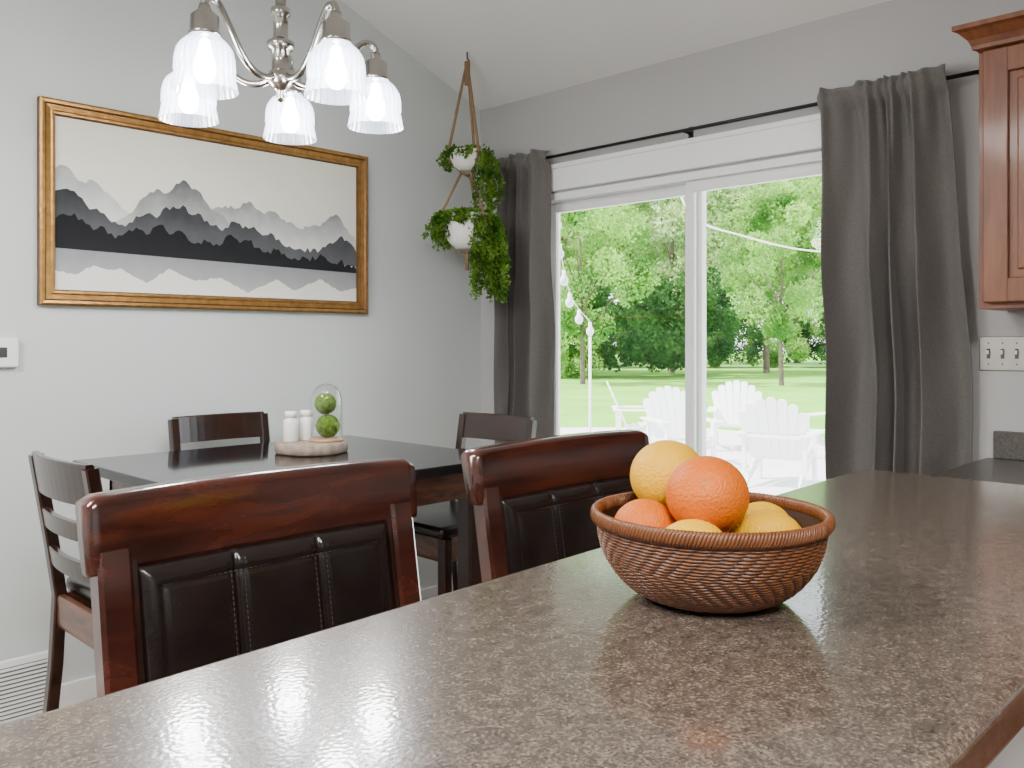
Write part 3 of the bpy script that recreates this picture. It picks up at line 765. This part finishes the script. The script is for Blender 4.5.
import numpy as np
def treemesh(name, seed, hgt, rad, nblob, nleaf, ls, lm, trunk=True, low=.25):
    rng = np.random.default_rng(seed); V = []; F = []
    if trunk:
        tubegeo([(0, 0, 0), (.05, 0, hgt*.3), (0, .1, hgt*.7)], lambda t: .11*(1-.7*t)*hgt/8, 8, V, F)
        for k in range(7):
            a = rng.uniform(0, 6.28); z0 = hgt*rng.uniform(.2, .5)
            tubegeo([(0, 0, z0), (math.cos(a)*rad*.4, math.sin(a)*rad*.4, z0+hgt*.15), (math.cos(a)*rad*.75, math.sin(a)*rad*.75, z0+hgt*.25)], lambda t: .05*(1-.7*t)*hgt/8, 5, V, F)
    nb = len(F); V = [tuple(v) for v in V]
    cs = []
    for k in range(nblob):
        u = rng.normal(size=3); u /= np.linalg.norm(u); rr = rng.uniform(.3, 1)**.5
        cs.append((u[0]*rad*rr, u[1]*rad*rr, hgt*(low+(1-low)*(.5+.5*u[2]*rr)), rad*rng.uniform(.17, .34)))
    cs = np.array(cs); idx = rng.integers(0, nblob, nleaf)
    dirs = rng.normal(size=(nleaf, 3)); dirs /= np.linalg.norm(dirs, axis=1)[:, None]
    p = cs[idx, :3]+dirs*cs[idx, 3:4]*(rng.uniform(.3, 1, (nleaf, 1))**.5)
    d = rng.normal(size=(nleaf, 3)); d /= np.linalg.norm(d, axis=1)[:, None]
    e_ = np.cross(d, rng.normal(size=(nleaf, 3))); e_ /= np.linalg.norm(e_, axis=1)[:, None]
    s = ls*rng.uniform(.6, 1.3, (nleaf, 1))
    q = np.stack([p-d*s*.5, p+e_*s*.3, p+d*s*.5, p-e_*s*.3], 1).reshape(-1, 3)
    q[:, 2] = np.maximum(q[:, 2], .02)
    b0 = len(V); V = V+[tuple(x) for x in q]; F = F+[(b0+4*i, b0+4*i+1, b0+4*i+2, b0+4*i+3) for i in range(nleaf)]
    me = bpy.data.meshes.new(name); me.from_pydata(V, [], F); me.materials.append(M['bark']); me.materials.append(lm)
    me.polygons.foreach_set('material_index', [0]*nb+[1]*nleaf); me.update(); return me
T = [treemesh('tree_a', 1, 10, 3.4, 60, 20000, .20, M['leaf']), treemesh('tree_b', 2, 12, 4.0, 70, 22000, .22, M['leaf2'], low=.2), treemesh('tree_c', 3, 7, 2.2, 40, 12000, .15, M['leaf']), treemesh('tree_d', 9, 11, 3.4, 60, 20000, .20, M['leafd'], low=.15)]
B = [treemesh('bush_a', 4, 2.6, 1.7, 30, 9000, .14, M['leaf'], False, 0), treemesh('bush_b', 5, 3.6, 1.9, 34, 10000, .15, M['leafd'], False, 0)]
def put(me, nm, d, r_, rz, s=1.0):
    p = Fv*d+Rv*r_; o = bpy.data.objects.new(nm, me); COL.objects.link(o); o.location = (p.x, p.y, ZG-.03); o.rotation_euler = (0, 0, rz); o.scale = (s, s, s)
rng = random.Random(21)
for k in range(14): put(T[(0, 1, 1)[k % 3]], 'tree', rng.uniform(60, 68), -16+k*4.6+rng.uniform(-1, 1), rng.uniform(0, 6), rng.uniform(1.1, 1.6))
for k in range(7): put(T[(0, 3, 0, 1, 0, 3, 1)[k]], 'tree', rng.uniform(43, 46), -9+k*5.6+rng.uniform(-1, 1), rng.uniform(0, 6), rng.uniform(.95, 1.2))
for k in range(22): put(B[k % 2], 'bush', rng.uniform(52, 54), -14+k*2.5+rng.uniform(-.6, .6), rng.uniform(0, 6), rng.uniform(1.1, 1.6))
put(B[1], 'bush', 38, 4.6, 1, 1.45); put(B[1], 'bush', 39, 7.4, 2, 1.45); put(B[0], 'bush', 38, 2.2, 3, 1.2)
put(T[2], 'tree', 32, 2.6, 1, 1.1); put(T[2], 'tree', 31, 9.6, 2.2, 1.0)

# ------------------------------------------------------------------ light
wd = bpy.data.worlds.new('World'); S.world = wd; wd.use_nodes = True; N = wd.node_tree.nodes; L = wd.node_tree.links
bg = N['Background']; sk = N.new('ShaderNodeTexSky')
try:
    sk.sky_type = 'NISHITA'; sk.sun_disc = False; sk.sun_elevation = math.radians(50); sk.sun_rotation = math.radians(250)
except Exception as ex: print(ex)
mxx = N.new('ShaderNodeMix'); mxx.data_type = 'RGBA'; mxx.inputs[0].default_value = .75
mlt = N.new('ShaderNodeVectorMath'); mlt.operation = 'SCALE'; mlt.inputs['Scale'].default_value = .12
L.new(sk.outputs[0], mlt.inputs[0]); L.new(mlt.outputs[0], mxx.inputs[6]); mxx.inputs[7].default_value = (1.0, 1.05, 1.1, 1)
L.new(mxx.outputs[2], bg.inputs['Color']); bg.inputs['Strength'].default_value = 5.5
sd = bpy.data.lights.new('sun', 'SUN'); sd.energy = 15; sd.angle = .02; sd.color = (1, .96, .88)
so = bpy.data.objects.new('sun', sd); COL.objects.link(so)
dirn = Vector((.45, -.45, -.85)); so.rotation_euler = dirn.to_track_quat('-Z', 'Y').to_euler(); so.location = (10, 10, 20)
def fill_panel(x, y, z, sx, sy, pw):  # made-up fixture behind the camera, added for interior fill light
    e = empty('added_fill_panel', (x, y, z))
    box('fill_housing', (-sx/2, -sy/2, 0), (sx/2, sy/2, .05), M['trim'], e, .005)
    box('fill_diffuser', (-sx/2+.02, -sy/2+.02, -.01), (sx/2-.02, sy/2-.02, 0), M['panel'], e)
    tube('rod_a', [(0, 0, .05), (0, 0, cz(x)-z+.01)], .01, M['trim'], e)
    ld = bpy.data.lights.new('added_fill_light', 'AREA'); ld.shape = 'RECTANGLE'; ld.size = sx; ld.size_y = sy; ld.energy = pw; ld.color = (1, .985, .965)
    lo = bpy.data.objects.new('added_fill_light', ld); COL.objects.link(lo); lo.parent = e; lo.location = (0, 0, -.03)
fill_panel(-.6, -.9, 2.9, 1.3, .7, 160)
fill_panel(-1.2, 1.8, 2.9, 1.3, .7, 180)

# ------------------------------------------------------------------ camera
cd = bpy.data.cameras.new('camera'); cd.sensor_width = 36; cd.lens = 870/1024*36; cd.shift_y = -42/1024; cd.clip_start = .02; cd.clip_end = 500
co = bpy.data.objects.new('camera', cd); COL.objects.link(co); co.location = (0, 0, H); co.rotation_euler = (pi/2, 0, -math.radians(45.7)); S.camera = co
